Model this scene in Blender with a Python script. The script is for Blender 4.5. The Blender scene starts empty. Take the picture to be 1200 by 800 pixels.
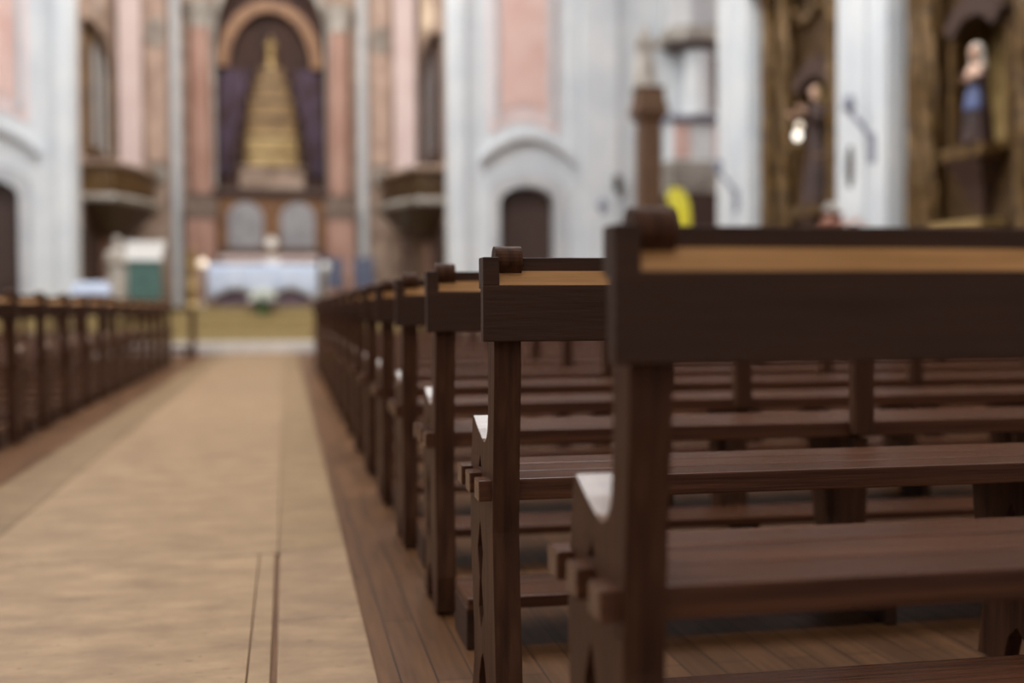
import bpy, bmesh, math, random
from mathutils import Vector, Matrix
from mathutils.geometry import tessellate_polygon
random.seed(7)
S = bpy.context.scene
COL = S.collection
PI = math.pi

# ------------------------------------------------------------------ camera, world, lights, exposure
FPX = 1400.0
cam_d = bpy.data.cameras.new('camera'); cam = bpy.data.objects.new('camera', cam_d); COL.objects.link(cam)
S.camera = cam
cam_d.sensor_width = 36.0
cam_d.lens = FPX / 1200 * 36
def _cam_matrix():
    vp = (335.0, 360.0); slope = .005                     # vanishing point of the aisle, tilt of the horizon
    yc = Vector((vp[0]-600, vp[1]-400, FPX)).normalized()
    h2 = Vector((vp[0]+1000-600, vp[1]-slope*1000-400, FPX)).normalized()
    zc = h2.cross(yc).normalized()
    if zc.y > 0: zc = -zc
    xc = yc.cross(zc)
    right = Vector((xc.x, yc.x, zc.x)); down = Vector((xc.y, yc.y, zc.y)); fwd = Vector((xc.z, yc.z, zc.z))
    m = Matrix.Identity(4)
    for i in range(3):
        m[i][0] = right[i]; m[i][1] = -down[i]; m[i][2] = -fwd[i]
    m.translation = Vector((0, 0, .86))
    return m
cam.matrix_world = _cam_matrix()
cam_d.clip_start = .05; cam_d.clip_end = 200
cam_d.dof.use_dof = True
cam_d.dof.focus_distance = 2.42
cam_d.dof.aperture_fstop = 1.30
cam_d.dof.aperture_blades = 0

S.view_settings.view_transform = 'Standard'
try: S.view_settings.look = 'None'
except Exception: pass
S.view_settings.gamma = 1.0
S.view_settings.use_curve_mapping = False
S.view_settings.exposure = .12

W = bpy.data.worlds.new('world'); S.world = W; W.use_nodes = True
W.node_tree.nodes['Background'].inputs[0].default_value = (.92, .95, 1.0, 1)
W.node_tree.nodes['Background'].inputs[1].default_value = 1.0

def area(name, loc, target, sx, sy, power, color):
    d = bpy.data.lights.new(name, 'AREA'); d.shape = 'RECTANGLE'; d.size = sx; d.size_y = sy
    d.energy = power; d.color = color
    o = bpy.data.objects.new(name, d); COL.objects.link(o); o.location = loc
    o.rotation_euler = (Vector(target) - Vector(loc)).to_track_quat('-Z', 'Y').to_euler()
    return o
area('vault_lantern_light', (0, 12.5, 12.7), (0, 12.5, 0), 10, 11, 1700, (.97, .985, 1.0))
area('rear_fill_light', (-.3, -1.0, 12.7), (-.3, 3, 0), 7, 4, 440, (1.0, .96, .90))  # unseen overhead fill, added to lift the dark pew backs
area('clerestory_light_left', (-8.0, 13, 9.8), (3, 14, 1.5), 14, 2.4, 900, (1.0, .97, .94))
area('chancel_daylight', (-.34, 23.6, 12.3), (-.34, 30, 3.5), 6, 2, 700, (1.0, .97, .93))

# ------------------------------------------------------------------ materials
def lin(c):
    return tuple(((v/255)/12.92 if v/255 <= .04045 else ((v/255+.055)/1.055)**2.4) for v in c) + (1.0,)
def mat(name, c1, c2=None, scale=4.0, rough=.6, metal=0.0, stretch=(1,1,1), bump=0.0, bscale=None, detail=4, spec=.5, emit=None, estr=1.0, contrast=(.3,.7)):
    m = bpy.data.materials.new(name); m.use_nodes = True
    nt = m.node_tree; b = nt.nodes['Principled BSDF']
    b.inputs['Roughness'].default_value = rough; b.inputs['Metallic'].default_value = metal
    b.inputs['Specular IOR Level'].default_value = spec
    b.inputs['Base Color'].default_value = lin(c1)
    if c2 is not None or bump:
        tc = nt.nodes.new('ShaderNodeTexCoord'); mp = nt.nodes.new('ShaderNodeMapping'); mp.inputs['Scale'].default_value = stretch
        nt.links.new(tc.outputs['Object'], mp.inputs['Vector'])
        nz = nt.nodes.new('ShaderNodeTexNoise'); nz.inputs['Scale'].default_value = scale; nz.inputs['Detail'].default_value = detail
        nt.links.new(mp.outputs['Vector'], nz.inputs['Vector'])
        if c2 is not None:
            cr = nt.nodes.new('ShaderNodeValToRGB')
            cr.color_ramp.elements[0].position = contrast[0]; cr.color_ramp.elements[1].position = contrast[1]
            cr.color_ramp.elements[0].color = lin(c1); cr.color_ramp.elements[1].color = lin(c2)
            nt.links.new(nz.outputs['Fac'], cr.inputs['Fac']); nt.links.new(cr.outputs['Color'], b.inputs['Base Color'])
        if bump:
            n2 = nz
            if bscale:
                n2 = nt.nodes.new('ShaderNodeTexNoise'); n2.inputs['Scale'].default_value = bscale; n2.inputs['Detail'].default_value = 5
                nt.links.new(mp.outputs['Vector'], n2.inputs['Vector'])
            bp = nt.nodes.new('ShaderNodeBump'); bp.inputs['Strength'].default_value = bump; bp.inputs['Distance'].default_value = .02
            nt.links.new(n2.outputs['Fac'], bp.inputs['Height']); nt.links.new(bp.outputs['Normal'], b.inputs['Normal'])
    if emit is not None:
        b.inputs['Emission Color'].default_value = lin(emit); b.inputs['Emission Strength'].default_value = estr
    return m
M = {}
M['wood'] = mat('dark_stained_oak', (58, 39, 30), (69, 47, 36), 6, .5, stretch=(.6, 9, 9), bump=.12, bscale=14, spec=.16)
M['wood_end'] = mat('dark_stained_oak_upright', (59, 39, 29), (88, 59, 42), 6, .5, stretch=(9, 9, .7), bump=.12, bscale=14, spec=.08)
M['seat'] = mat('rubbed_oak_seat', (68, 42, 29), (100, 64, 45), 5, .27, stretch=(.5, 16, 16), bump=.12, bscale=12, spec=.2)
M['amber'] = mat('worn_amber_oak', (150, 106, 60), (178, 132, 82), 7, .5, stretch=(.7, 9, 9), spec=.25)
M['polished'] = mat('polished_highlight_oak', (104, 76, 58), (130, 98, 76), 6, .2, stretch=(9, 9, .7), spec=.6)  # glossy, and coloured paler than the end panels to strengthen the arm highlight
M['floorwood'] = None
M['plaster'] = mat('white_plaster', (208, 213, 218), (228, 230, 230), 1.2, .85, detail=6)
M['plaster_shade'] = mat('grey_plaster_moulding', (186, 188, 192), (206, 206, 206), 2, .8)
M['pink'] = mat('pink_marble_panel', (214, 174, 162), (228, 196, 186), 1.6, .6, detail=6)
M['pinkpale'] = mat('pale_pink_stone', (222, 198, 194), (232, 212, 208), 1.6, .7)
M['pinkcol'] = mat('rose_marble', (158, 116, 100), (186, 148, 132), 2.0, .45, detail=7, stretch=(1,1,.5))
M['stonebrown'] = mat('carved_brown_stone', (128, 104, 88), (190, 166, 148), 2.4, .75, bump=.5, bscale=6, detail=7)
M['stonegrey'] = mat('grey_carved_stone', (140, 132, 122), (196, 190, 182), 3.0, .75, bump=.5, bscale=7, detail=6)
M['basestone'] = mat('brown_grey_stone', (104, 86, 76), (136, 116, 104), 3, .7)
M['beigepink'] = mat('beige_pink_marble', (168, 138, 122), (198, 170, 152), 2.2, .5, detail=7)
M['bluegrey'] = mat('blue_grey_marble', (128, 126, 130), (168, 166, 168), 2.5, .5, detail=7)
M['gilt'] = mat('gilded_carving', (68, 48, 26), (128, 98, 56), 8, .42, metal=.35, bump=.8, bscale=9, detail=8)
M['giltdark'] = mat('old_dark_gilding', (46, 32, 18), (98, 72, 40), 9, .45, metal=.3, bump=.8, bscale=9, detail=8)
M['giltpale'] = mat('pale_gilding', (142, 116, 70), (190, 162, 110), 4, .4, metal=.3, bump=.4, bscale=8)
M['giltdull'] = mat('dull_gilding', (112, 86, 52), (150, 120, 78), 4, .45, metal=.25, bump=.4, bscale=8)
M['giltorange'] = mat('orange_gilding', (106, 70, 42), (138, 98, 62), 4, .45, metal=.2, bump=.4, bscale=8)
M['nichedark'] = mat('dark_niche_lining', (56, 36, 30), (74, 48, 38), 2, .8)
M['purple'] = mat('purple_drape', (74, 54, 56), (100, 84, 104), 2.5, .85)
M['doorwood'] = mat('brown_door_wood', (58, 38, 32), (78, 56, 46), 4, .55, stretch=(8, 8, .6))
M['brownwood'] = mat('carved_walnut', (72, 48, 32), (116, 84, 56), 5, .5, bump=.5, bscale=8, stretch=(3, 3, .8))
M['carpet'] = mat('olive_yellow_carpet', (146, 126, 84), (162, 142, 98), 20, .95)
M['marble'] = mat('pale_marble_step', (196, 190, 186), (216, 210, 204), 3, .4)
M['cloth'] = mat('blue_white_altar_cloth', (192, 206, 232), (214, 224, 240), 3, .8)
M['white'] = mat('white_cloth', (236, 234, 228), (246, 244, 240), 3, .7)
M['green'] = mat('green_lectern_cloth', (70, 100, 92), (88, 118, 110), 4, .8)
M['leaf'] = mat('green_foliage', (48, 84, 44), (84, 124, 70), 9, .6)
M['flower'] = mat('white_blossom', (220, 228, 216), (244, 246, 238), 9, .7)
M['pinkflower'] = mat('pale_rose_blossom', (206, 160, 142), (228, 190, 172), 9, .7)
M['terracotta'] = mat('copper_brown_vase', (110, 62, 44), (140, 86, 62), 6, .4)
M['skin'] = mat('painted_skin', (214, 172, 146), (226, 188, 164), 4, .5)
M['veil'] = mat('white_painted_veil', (246, 240, 224), (252, 248, 238), 4, .6)
M['bluerobe'] = mat('blue_painted_robe', (84, 96, 138), (112, 124, 164), 4, .6)
M['darkrobe'] = mat('dark_brown_painted_cloak', (48, 30, 26), (72, 46, 38), 4, .6)
M['marblefig'] = mat('pale_stone_figure', (170, 160, 148), (206, 198, 188), 4, .6)
M['purplecloth'] = mat('purple_frontal', (92, 76, 88), (112, 94, 106), 5, .85)
M['bluechair'] = mat('blue_upholstery', (84, 88, 108), (100, 104, 122), 5, .85)
M['yellow'] = mat('bright_yellow_cloth', (232, 220, 60), (244, 234, 96), 3, .8)
M['iron'] = mat('dark_bronze', (58, 50, 44), (84, 74, 62), 6, .4, metal=.5)
M['greymetal'] = mat('blue_grey_metal', (124, 126, 142), (148, 150, 164), 6, .5)
M['bulb'] = mat('lamp_bulb', (255, 250, 240), emit=(255, 250, 236), estr=2.0)
M['globe'] = mat('lamp_globe', (250, 236, 216), emit=(255, 232, 204), estr=.8)
M['glasslit'] = mat('daylit_window_pane', (235, 238, 220), emit=(240, 246, 222), estr=1.6)

def stone_mat():
    m = bpy.data.materials.new('aisle_limestone'); m.use_nodes = True; nt = m.node_tree; b = nt.nodes['Principled BSDF']
    tc = nt.nodes.new('ShaderNodeTexCoord')
    mp = nt.nodes.new('ShaderNodeMapping'); mp.inputs['Scale'].default_value = (.9, 1.7, 1)
    nt.links.new(tc.outputs['Object'], mp.inputs['Vector'])
    n1 = nt.nodes.new('ShaderNodeTexNoise'); n1.inputs['Scale'].default_value = 4.5; n1.inputs['Detail'].default_value = 10; n1.inputs['Roughness'].default_value = .68
    nt.links.new(mp.outputs['Vector'], n1.inputs['Vector'])
    cr = nt.nodes.new('ShaderNodeValToRGB'); e = cr.color_ramp.elements
    e[0].position = .32; e[0].color = lin((132, 106, 78)); e[1].position = .68; e[1].color = lin((172, 142, 107))
    nt.links.new(n1.outputs['Fac'], cr.inputs['Fac'])
    # tone of each slab
    at = nt.nodes.new('ShaderNodeAttribute'); at.attribute_name = 'tone'
    mx = nt.nodes.new('ShaderNodeMix'); mx.data_type = 'RGBA'; mx.blend_type = 'MULTIPLY'; mx.inputs['Factor'].default_value = 1
    nt.links.new(cr.outputs['Color'], mx.inputs['A']); nt.links.new(at.outputs['Color'], mx.inputs['B'])
    # small pits
    n2 = nt.nodes.new('ShaderNodeTexNoise'); n2.inputs['Scale'].default_value = 34; n2.inputs['Detail'].default_value = 5
    nt.links.new(mp.outputs['Vector'], n2.inputs['Vector'])
    c2 = nt.nodes.new('ShaderNodeValToRGB'); c2.color_ramp.elements[0].position = .285; c2.color_ramp.elements[1].position = .345
    c2.color_ramp.elements[0].color = (.45, .4, .33, 1); c2.color_ramp.elements[1].color = (1, 1, 1, 1)
    nt.links.new(n2.outputs['Fac'], c2.inputs['Fac'])
    m2 = nt.nodes.new('ShaderNodeMix'); m2.data_type = 'RGBA'; m2.blend_type = 'MULTIPLY'; m2.inputs['Factor'].default_value = 1
    nt.links.new(mx.outputs['Result'], m2.inputs['A']); nt.links.new(c2.outputs['Color'], m2.inputs['B'])
    nt.links.new(m2.outputs['Result'], b.inputs['Base Color'])
    b.inputs['Roughness'].default_value = .42; b.inputs['Specular IOR Level'].default_value = .35
    bp = nt.nodes.new('ShaderNodeBump'); bp.inputs['Strength'].default_value = .25; bp.inputs['Distance'].default_value = .01
    nt.links.new(n1.outputs['Fac'], bp.inputs['Height']); nt.links.new(bp.outputs['Normal'], b.inputs['Normal'])
    return m
def floor_mat():
    m = bpy.data.materials.new('oak_floorboards'); m.use_nodes = True; nt = m.node_tree; b = nt.nodes['Principled BSDF']
    tc = nt.nodes.new('ShaderNodeTexCoord')
    mp = nt.nodes.new('ShaderNodeMapping'); mp.inputs['Rotation'].default_value = (0, 0, PI/2)
    nt.links.new(tc.outputs['Object'], mp.inputs['Vector'])
    br = nt.nodes.new('ShaderNodeTexBrick')
    br.inputs['Scale'].default_value = 1; br.inputs['Brick Width'].default_value = 1.1; br.inputs['Row Height'].default_value = .085
    br.inputs['Mortar Size'].default_value = .0025; br.inputs['Mortar Smooth'].default_value = .3
    br.inputs['Color1'].default_value = lin((98, 67, 42)); br.inputs['Color2'].default_value = lin((118, 83, 54)); br.inputs['Mortar'].default_value = lin((46, 29, 20))
    nt.links.new(mp.outputs['Vector'], br.inputs['Vector'])
    m3 = nt.nodes.new('ShaderNodeMapping'); m3.inputs['Scale'].default_value = (14, .9, 1)
    nt.links.new(tc.outputs['Object'], m3.inputs['Vector'])
    nz = nt.nodes.new('ShaderNodeTexNoise'); nz.inputs['Scale'].default_value = 3; nz.inputs['Detail'].default_value = 6
    nt.links.new(m3.outputs['Vector'], nz.inputs['Vector'])
    cr = nt.nodes.new('ShaderNodeValToRGB'); cr.color_ramp.elements[0].position = .3; cr.color_ramp.elements[1].position = .7
    cr.color_ramp.elements[0].color = (.62, .6, .58, 1); cr.color_ramp.elements[1].color = (1.1, 1.1, 1.1, 1)
    nt.links.new(nz.outputs['Fac'], cr.inputs['Fac'])
    mx = nt.nodes.new('ShaderNodeMix'); mx.data_type = 'RGBA'; mx.blend_type = 'MULTIPLY'; mx.inputs['Factor'].default_value = 1
    nt.links.new(br.outputs['Color'], mx.inputs['A']); nt.links.new(cr.outputs['Color'], mx.inputs['B'])
    nt.links.new(mx.outputs['Result'], b.inputs['Base Color'])
    b.inputs['Roughness'].default_value = .4; b.inputs['Specular IOR Level'].default_value = .22
    return m
M['stone'] = stone_mat(); M['floorwood'] = floor_mat()

# ------------------------------------------------------------------ mesh helpers
class B:
    def __init__(s): s.bm = bmesh.new()
    def box(s, x0, x1, y0, y1, z0, z1, bev=0):
        x0, x1 = min(x0, x1), max(x0, x1)
        r = bmesh.ops.create_cube(s.bm, size=1, matrix=Matrix.Translation(((x0+x1)/2, (y0+y1)/2, (z0+z1)/2)) @ Matrix.Diagonal((x1-x0, y1-y0, z1-z0, 1)))
        if bev:
            es = list({e for v in r['verts'] for e in v.link_edges})
            bmesh.ops.bevel(s.bm, geom=es, offset=bev, segments=2, profile=.6, affect='EDGES')
        return s
    def prism(s, loops, fn, a0, a1):
        """loops: outer polygon and holes in 2D; fn(u, v, a) -> 3D point"""
        tris = tessellate_polygon([[Vector((p[0], p[1], 0)) for p in l] for l in loops])
        flat = [p for l in loops for p in l]
        va = [s.bm.verts.new(fn(p[0], p[1], a0)) for p in flat]; vb = [s.bm.verts.new(fn(p[0], p[1], a1)) for p in flat]
        fs = []
        for t in tris:
            for vv in (va, vb):
                try: fs.append(s.bm.faces.new([vv[i] for i in t]))
                except ValueError: pass
        k = 0
        for l in loops:
            n = len(l)
            for i in range(n):
                j = (i+1) % n
                fs.append(s.bm.faces.new((va[k+i], va[k+j], vb[k+j], vb[k+i])))
            k += n
        bmesh.ops.recalc_face_normals(s.bm, faces=fs)
        return s
    def rings(s, rings, closed=True, caps=True):
        vs = [[s.bm.verts.new(p) for p in r] for r in rings]
        fs = []
        n = len(vs[0])
        for a, b in zip(vs, vs[1:]):
            for i in range(n if closed else n-1):
                j = (i+1) % n
                fs.append(s.bm.faces.new((a[i], a[j], b[j], b[i])))
        if caps and closed:
            fs.append(s.bm.faces.new(vs[0][::-1])); fs.append(s.bm.faces.new(vs[-1]))
        bmesh.ops.recalc_face_normals(s.bm, faces=fs)
        return s
    def lathe(s, prof, c=(0, 0, 0), seg=20, sx=1, sy=1, a0=0, a1=2*PI):
        full = abs(a1-a0-2*PI) < 1e-6
        k = seg if full else seg+1
        return s.rings([[(c[0]+r*sx*math.cos(a0+(a1-a0)*i/seg), c[1]+r*sy*math.sin(a0+(a1-a0)*i/seg), c[2]+z) for i in range(k)] for r, z in prof], True)
    def tube(s, pts, rad, seg=8):
        pts = [Vector(p) for p in pts]; rr = rad if isinstance(rad, (list, tuple)) else [rad]*len(pts)
        out = []
        for i, p in enumerate(pts):
            t = (pts[min(i+1, len(pts)-1)] - pts[max(i-1, 0)]).normalized()
            u = t.cross(Vector((0, 0, 1)) if abs(t.z) < .9 else Vector((0, 1, 0))).normalized(); w = t.cross(u)
            out.append([tuple(p + (u*math.cos(2*PI*k/seg) + w*math.sin(2*PI*k/seg))*rr[i]) for k in range(seg)])
        return s.rings(out)
    def ball(s, c, r, sx=1, sy=1, sz=1, sub=2):
        bmesh.ops.create_icosphere(s.bm, subdivisions=sub, radius=r, matrix=Matrix.Translation(c) @ Matrix.Diagonal((sx, sy, sz, 1)))
        return s
    def build(s, name, m, parent=None, smooth=False, bevel=0, loc=None, angle=40):
        me = bpy.data.meshes.new(name); s.bm.to_mesh(me); s.bm.free()
        me.materials.append(m)
        o = bpy.data.objects.new(name, me); COL.objects.link(o)
        if smooth:
            me.shade_smooth(); me.set_sharp_from_angle(angle=math.radians(angle))
        if parent: o.parent = parent
        if loc: o.location = loc
        if bevel:
            md = o.modifiers.new('bevel', 'BEVEL'); md.width = bevel; md.segments = 2; md.limit_method = 'ANGLE'; md.angle_limit = math.radians(50)
        return o
YZ = lambda sg=1: (lambda u, v, a: (sg*a, u, v))
XZ = lambda u, v, a: (u, a, v)
XY = lambda u, v, a: (u, v, a)
def tag(o, label, cat, group=None):
    o['label'] = label; o['category'] = cat
    if group: o['group'] = group
    return o
def thing(name, label, cat, loc=(0, 0, 0), group=None, rz=0):
    o = bpy.data.objects.new(name, None); COL.objects.link(o); o.location = loc; o.rotation_euler = (0, 0, rz)
    o.empty_display_size = .1
    return tag(o, label, cat, group)
def struct(o): o['kind'] = 'structure'; return o
def arc(cx, cz, rx, rz, a0, a1, n): return [(cx + rx*math.cos(a0+(a1-a0)*i/n), cz + rz*math.sin(a0+(a1-a0)*i/n)) for i in range(n+1)]
def copy_tree(o, parent=None):
    c = o.copy(); COL.objects.link(c)
    if parent: c.parent = parent
    for ch in list(o.children): copy_tree(ch, c)
    return c

AX = -.34                                                   # axis of the church
mir = lambda x: 2*AX - x

# ------------------------------------------------------------------ the setting
f = B().box(-8.6, 10.7, -4, 33.2, -.25, -.012); struct(f.build('floor', M['floorwood']))
# stone aisle: slabs with open joints, one mesh
b = B(); slabs = []
def slab(x0, x1, y0, y1, tone): slabs.append((x0, x1, y0, y1, tone))
j = .006
ys_main = [-3.5, .9, 4.24, 6.9, 9.3, 11.9, 14.4, 17.0, 19.4, 21.6, 23.3]
for i, (a, c) in enumerate(zip(ys_main, ys_main[1:])):
    t = [1.0, .98, 1.0, .95, .98, .93, .97][i % 7]
    if c <= 4.3:
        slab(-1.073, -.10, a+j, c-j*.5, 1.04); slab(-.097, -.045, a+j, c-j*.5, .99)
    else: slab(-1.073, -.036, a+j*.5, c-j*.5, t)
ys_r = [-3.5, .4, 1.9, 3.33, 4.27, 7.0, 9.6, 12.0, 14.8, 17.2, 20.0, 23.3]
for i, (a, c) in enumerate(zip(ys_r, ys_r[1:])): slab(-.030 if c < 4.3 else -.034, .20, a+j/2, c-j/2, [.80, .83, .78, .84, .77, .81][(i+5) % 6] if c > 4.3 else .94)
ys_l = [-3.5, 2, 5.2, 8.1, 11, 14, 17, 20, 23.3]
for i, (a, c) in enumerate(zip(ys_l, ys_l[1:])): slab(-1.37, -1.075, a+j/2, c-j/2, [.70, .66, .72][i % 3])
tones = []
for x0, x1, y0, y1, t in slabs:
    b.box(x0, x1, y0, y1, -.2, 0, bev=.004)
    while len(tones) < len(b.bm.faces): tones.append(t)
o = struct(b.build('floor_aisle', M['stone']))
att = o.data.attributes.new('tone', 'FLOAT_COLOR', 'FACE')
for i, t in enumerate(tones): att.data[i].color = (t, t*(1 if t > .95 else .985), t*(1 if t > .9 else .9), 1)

# arch wall across the end of the nave, with a door each side
YW = 25.0
door_pts = [(4.46, 0.0), (4.46, 3.05)] + [(5.065 + .605*math.cos(a), 3.05 + .37*math.sin(a)) for a in [PI - PI*i/14 for i in range(1, 14)]] + [(5.67, 3.05), (5.67, 0.0)]
def archwall(name, mr):
    m_ = mir if mr else (lambda x: x)
    out = [(3.41, 0.0)] + [(4.46, 0.0)] + door_pts[1:-1] + [(5.67, 0.0)] + [(10.4 if not mr else 8.3, 0.0), (10.4 if not mr else 8.3, 13), (3.41, 13)]
    return struct(B().prism([[(m_(p[0]), p[1]) for p in out]], XZ, YW, YW+.6).build(name, M['plaster']))
for side, mr, n in (('right', 0, 1), ('left', 1, 2)):
    m_ = mir if mr else (lambda x: x)
    archwall('wall_arch_'+side, mr)
    d = thing('door_%d' % n, 'arched brown wooden double door %s of the chancel arch' % side, 'door', (m_(5.065), YW+.3, 0)); d['kind'] = 'structure'
    for s in (-1, 1):
        pts = [(0, 0), (0, 3.40)] + [(s*.6*math.cos(a), 3.05+.35*math.sin(a)) for a in [PI/2 - PI/2*i/8 for i in range(1, 9)]] + [(s*.6, 0)]
        lf = B().prism([pts], XZ, 0, .08)
        for z0, z1 in ((.3, 1.2), (1.4, 2.9)): lf.box(s*.1, s*.5, -.03, .01, z0, z1, bev=.015)
        lf.build('leaf', M['doorwood'], d)
    # moulded surround and hood
    ins = [(m_(p[0]), p[1]) for p in door_pts]
    outer = [(m_(5.065+(p[0]-5.065)*1.36), p[1] if p[1] == 0 else p[1]*1.0+(.28 if p[1] > 3.0 else 0)) for p in door_pts]
    struct(B().prism([outer + ins[::-1]], XZ, YW-.1, YW+.05).build('trim_%d' % (10+n), M['plaster_shade']))
    hood = [(m_(5.065+t*1.02), 3.95+.42*math.cos(t*PI*.5)**1.2 - .1*(abs(t) > .75)*(abs(t)-.75)*4) for t in [-1+i/12 for i in range(25)]]
    hood2 = [(x, z+.13) for x, z in hood]
    struct(B().prism([hood2 + hood[::-1]], XZ, YW-.22, YW+.02).build('trim_%d' % (20+n), M['plaster_shade']))
    # pink marble panel with a moulded frame and curved foot
    foot = [(m_(5.0+t*.74), 4.5+.28*math.cos(t*PI*.5)) for t in [-1+i/10 for i in range(21)]]
    fr = [(m_(4.26), 9.3)] + foot + [(m_(5.74), 9.3)]
    fin = [(m_(5.0+t*.5), 4.95+.2*math.cos(t*PI*.5)) for t in [-1+i/10 for i in range(21)]]
    fi = [(m_(4.5), 9.28)] + fin + [(m_(5.5), 9.28)]
    struct(B().prism([fr], XZ, YW-.04, YW+.01).build('trim_%d' % (30+n), M['pinkpale']))
    struct(B().prism([fi], XZ, YW-.07, YW+.01).build('trim_%d' % (40+n), M['pink']))
    for q, xx in enumerate((4.40, 5.60)):
        struct(B().box(m_(xx)-.06, m_(xx)+.06, YW-.09, YW, 4.75, 9.3, bev=.02).build('trim_%d' % (50+n*2+q), M['plaster_shade']))
    # flat pilaster strips of the arch wall
    for q, (xa, xc) in enumerate(((3.45, 3.75), (5.98, 6.16), (6.25, 7.05))):
        struct(B().box(m_(xa), m_(xc), YW-(.14, .05, .12)[q], YW, 0, 9.4, bev=.02).build('trim_%d' % (60+n*3+q), M['plaster']))
# chancel shell
struct(B().box(3.50, 3.9, 25.6, 33, 0, 13).build('wall_chancel_right', M['stonebrown']))
struct(B().box(mir(3.50), mir(3.9), 25.6, 33, 0, 13).build('wall_chancel_left', M['stonebrown']))
struct(B().box(mir(3.9), 3.9, 32.6, 33, 0, 13).build('wall_chancel_back', M['stonebrown']))
# marble step, carpeted steps and platform
b = B().box(-7.6, 7.2, 23.3, 24.95, -.01, .19, bev=.02); struct(b.build('floor_marble_step', M['marble']))
b = B()
for i in range(4): b.box(-5.6+.0*i, 4.9, 24.0+.32*i, 24.9 if i < 3 else 24.995, .18+.175*i, .18+.175*(i+1), bev=.02)
b.box(mir(3.40), 3.40, 24.96, 32.7, .1, .88)
struct(b.build('floor_carpet_steps', M['carpet']))
# nave side walls and the back of the church
struct(B().box(8.55, 9.0, -4, 19.9, 0, 13).build('wall_right', M['pinkpale']))
struct(B().box(8.55, 10.6, 19.5, 19.95, 0, 13).build('wall_transept_side', M['plaster']))
struct(B().box(10.3, 10.7, 19.9, 25.6, 0, 13).build('wall_transept', M['pinkpale']))
struct(B().box(-8.6, -8.3, -4, 25.6, 0, 13).build('wall_left', M['plaster']))
struct(B().box(-8.6, 9.0, -4.3, -4, 0, 13).build('wall_back', M['plaster']))
struct(B().box(-8.6, 10.7, -4.3, 33, 13, 13.3).build('ceiling', M['plaster']))
def pilaster(name, y0, y1, x0=7.42, xr=8.55):
    b = B().box(x0, xr, y0, y1, 0, 9.4, bev=.015)
    w = y1-y0
    b.box(x0-.09, x0+.05, y0+w*.02, y0+w*.22, .5, 9.3, bev=.02)
    b.box(x0-.06, x0+.05, y0+w*.42, y0+w*.9, .6, 9.3, bev=.02)
    b.box(x0-.14, x0+.05, y0-.06, y1+.06, 0, .5, bev=.03)
    return struct(b.build(name, M['plaster']))
pilaster('wall_pilaster_middle', 13.73, 15.3)
pilaster('wall_pilaster_far', 18.3, 19.9)
pilaster('wall_pilaster_near', 8.9, 10.4)
for n, (y0, y1) in enumerate(((20.6, 22), (12, 14), (4, 6))):
    struct(B().box(-8.4, -7.6, y0, y1, 0, 9.4, bev=.02).build('wall_pilaster_left_%d' % n, M['plaster']))

# ------------------------------------------------------------------ pews
Z_SEAT, PEWL, PITCH = .507, 5.05, .955
MIDX = (1.29, 2.54, 3.79)
def end_profile():
    p = [(.012, 0), (.0, .10), (.018, .26), (.03, .40), (.018, .56), (.0, .72), (.0, .915)]
    p += arc(.002, .9535, .026, .026, -PI*.86, -PI*2.30, 16)          # the scroll at the head of the post
    p += [(.035, .93), (.072, .90), (.074, .70), (.078, .645), (.088, .605), (.105, .583), (.13, .573), (.16, .577), (.215, .593), (.275, .616), (.287, .612)]
    p += [(.305, .53), (.322, .46), (.325, .38), (.31, .26), (.282, .15), (.285, .07), (.315, 0)]
    p += [(.225, 0), (.215, .05), (.185, .10), (.165, .115), (.145, .10), (.115, .05), (.105, 0)]
    slot = [(.15, .205), (.185, .165), (.215, .205), (.20, .27), (.225, .335), (.19, .40), (.155, .335), (.175, .27)]
    tri = [(.165, .513), (.205, .513), (.185, .542)]
    return [p, slot, tri]
def support_profile():
    p = [(.0, 0), (.03, .2), (.02, .458), (.36, .458), (.34, .3), (.30, .16), (.325, 0), (.22, 0), (.2, .07), (.165, .1), (.13, .07), (.11, 0)]
    slot = [(.15, .205), (.185, .165), (.215, .205), (.225, .335), (.19, .39), (.155, .335)]
    return [p, slot]
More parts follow.
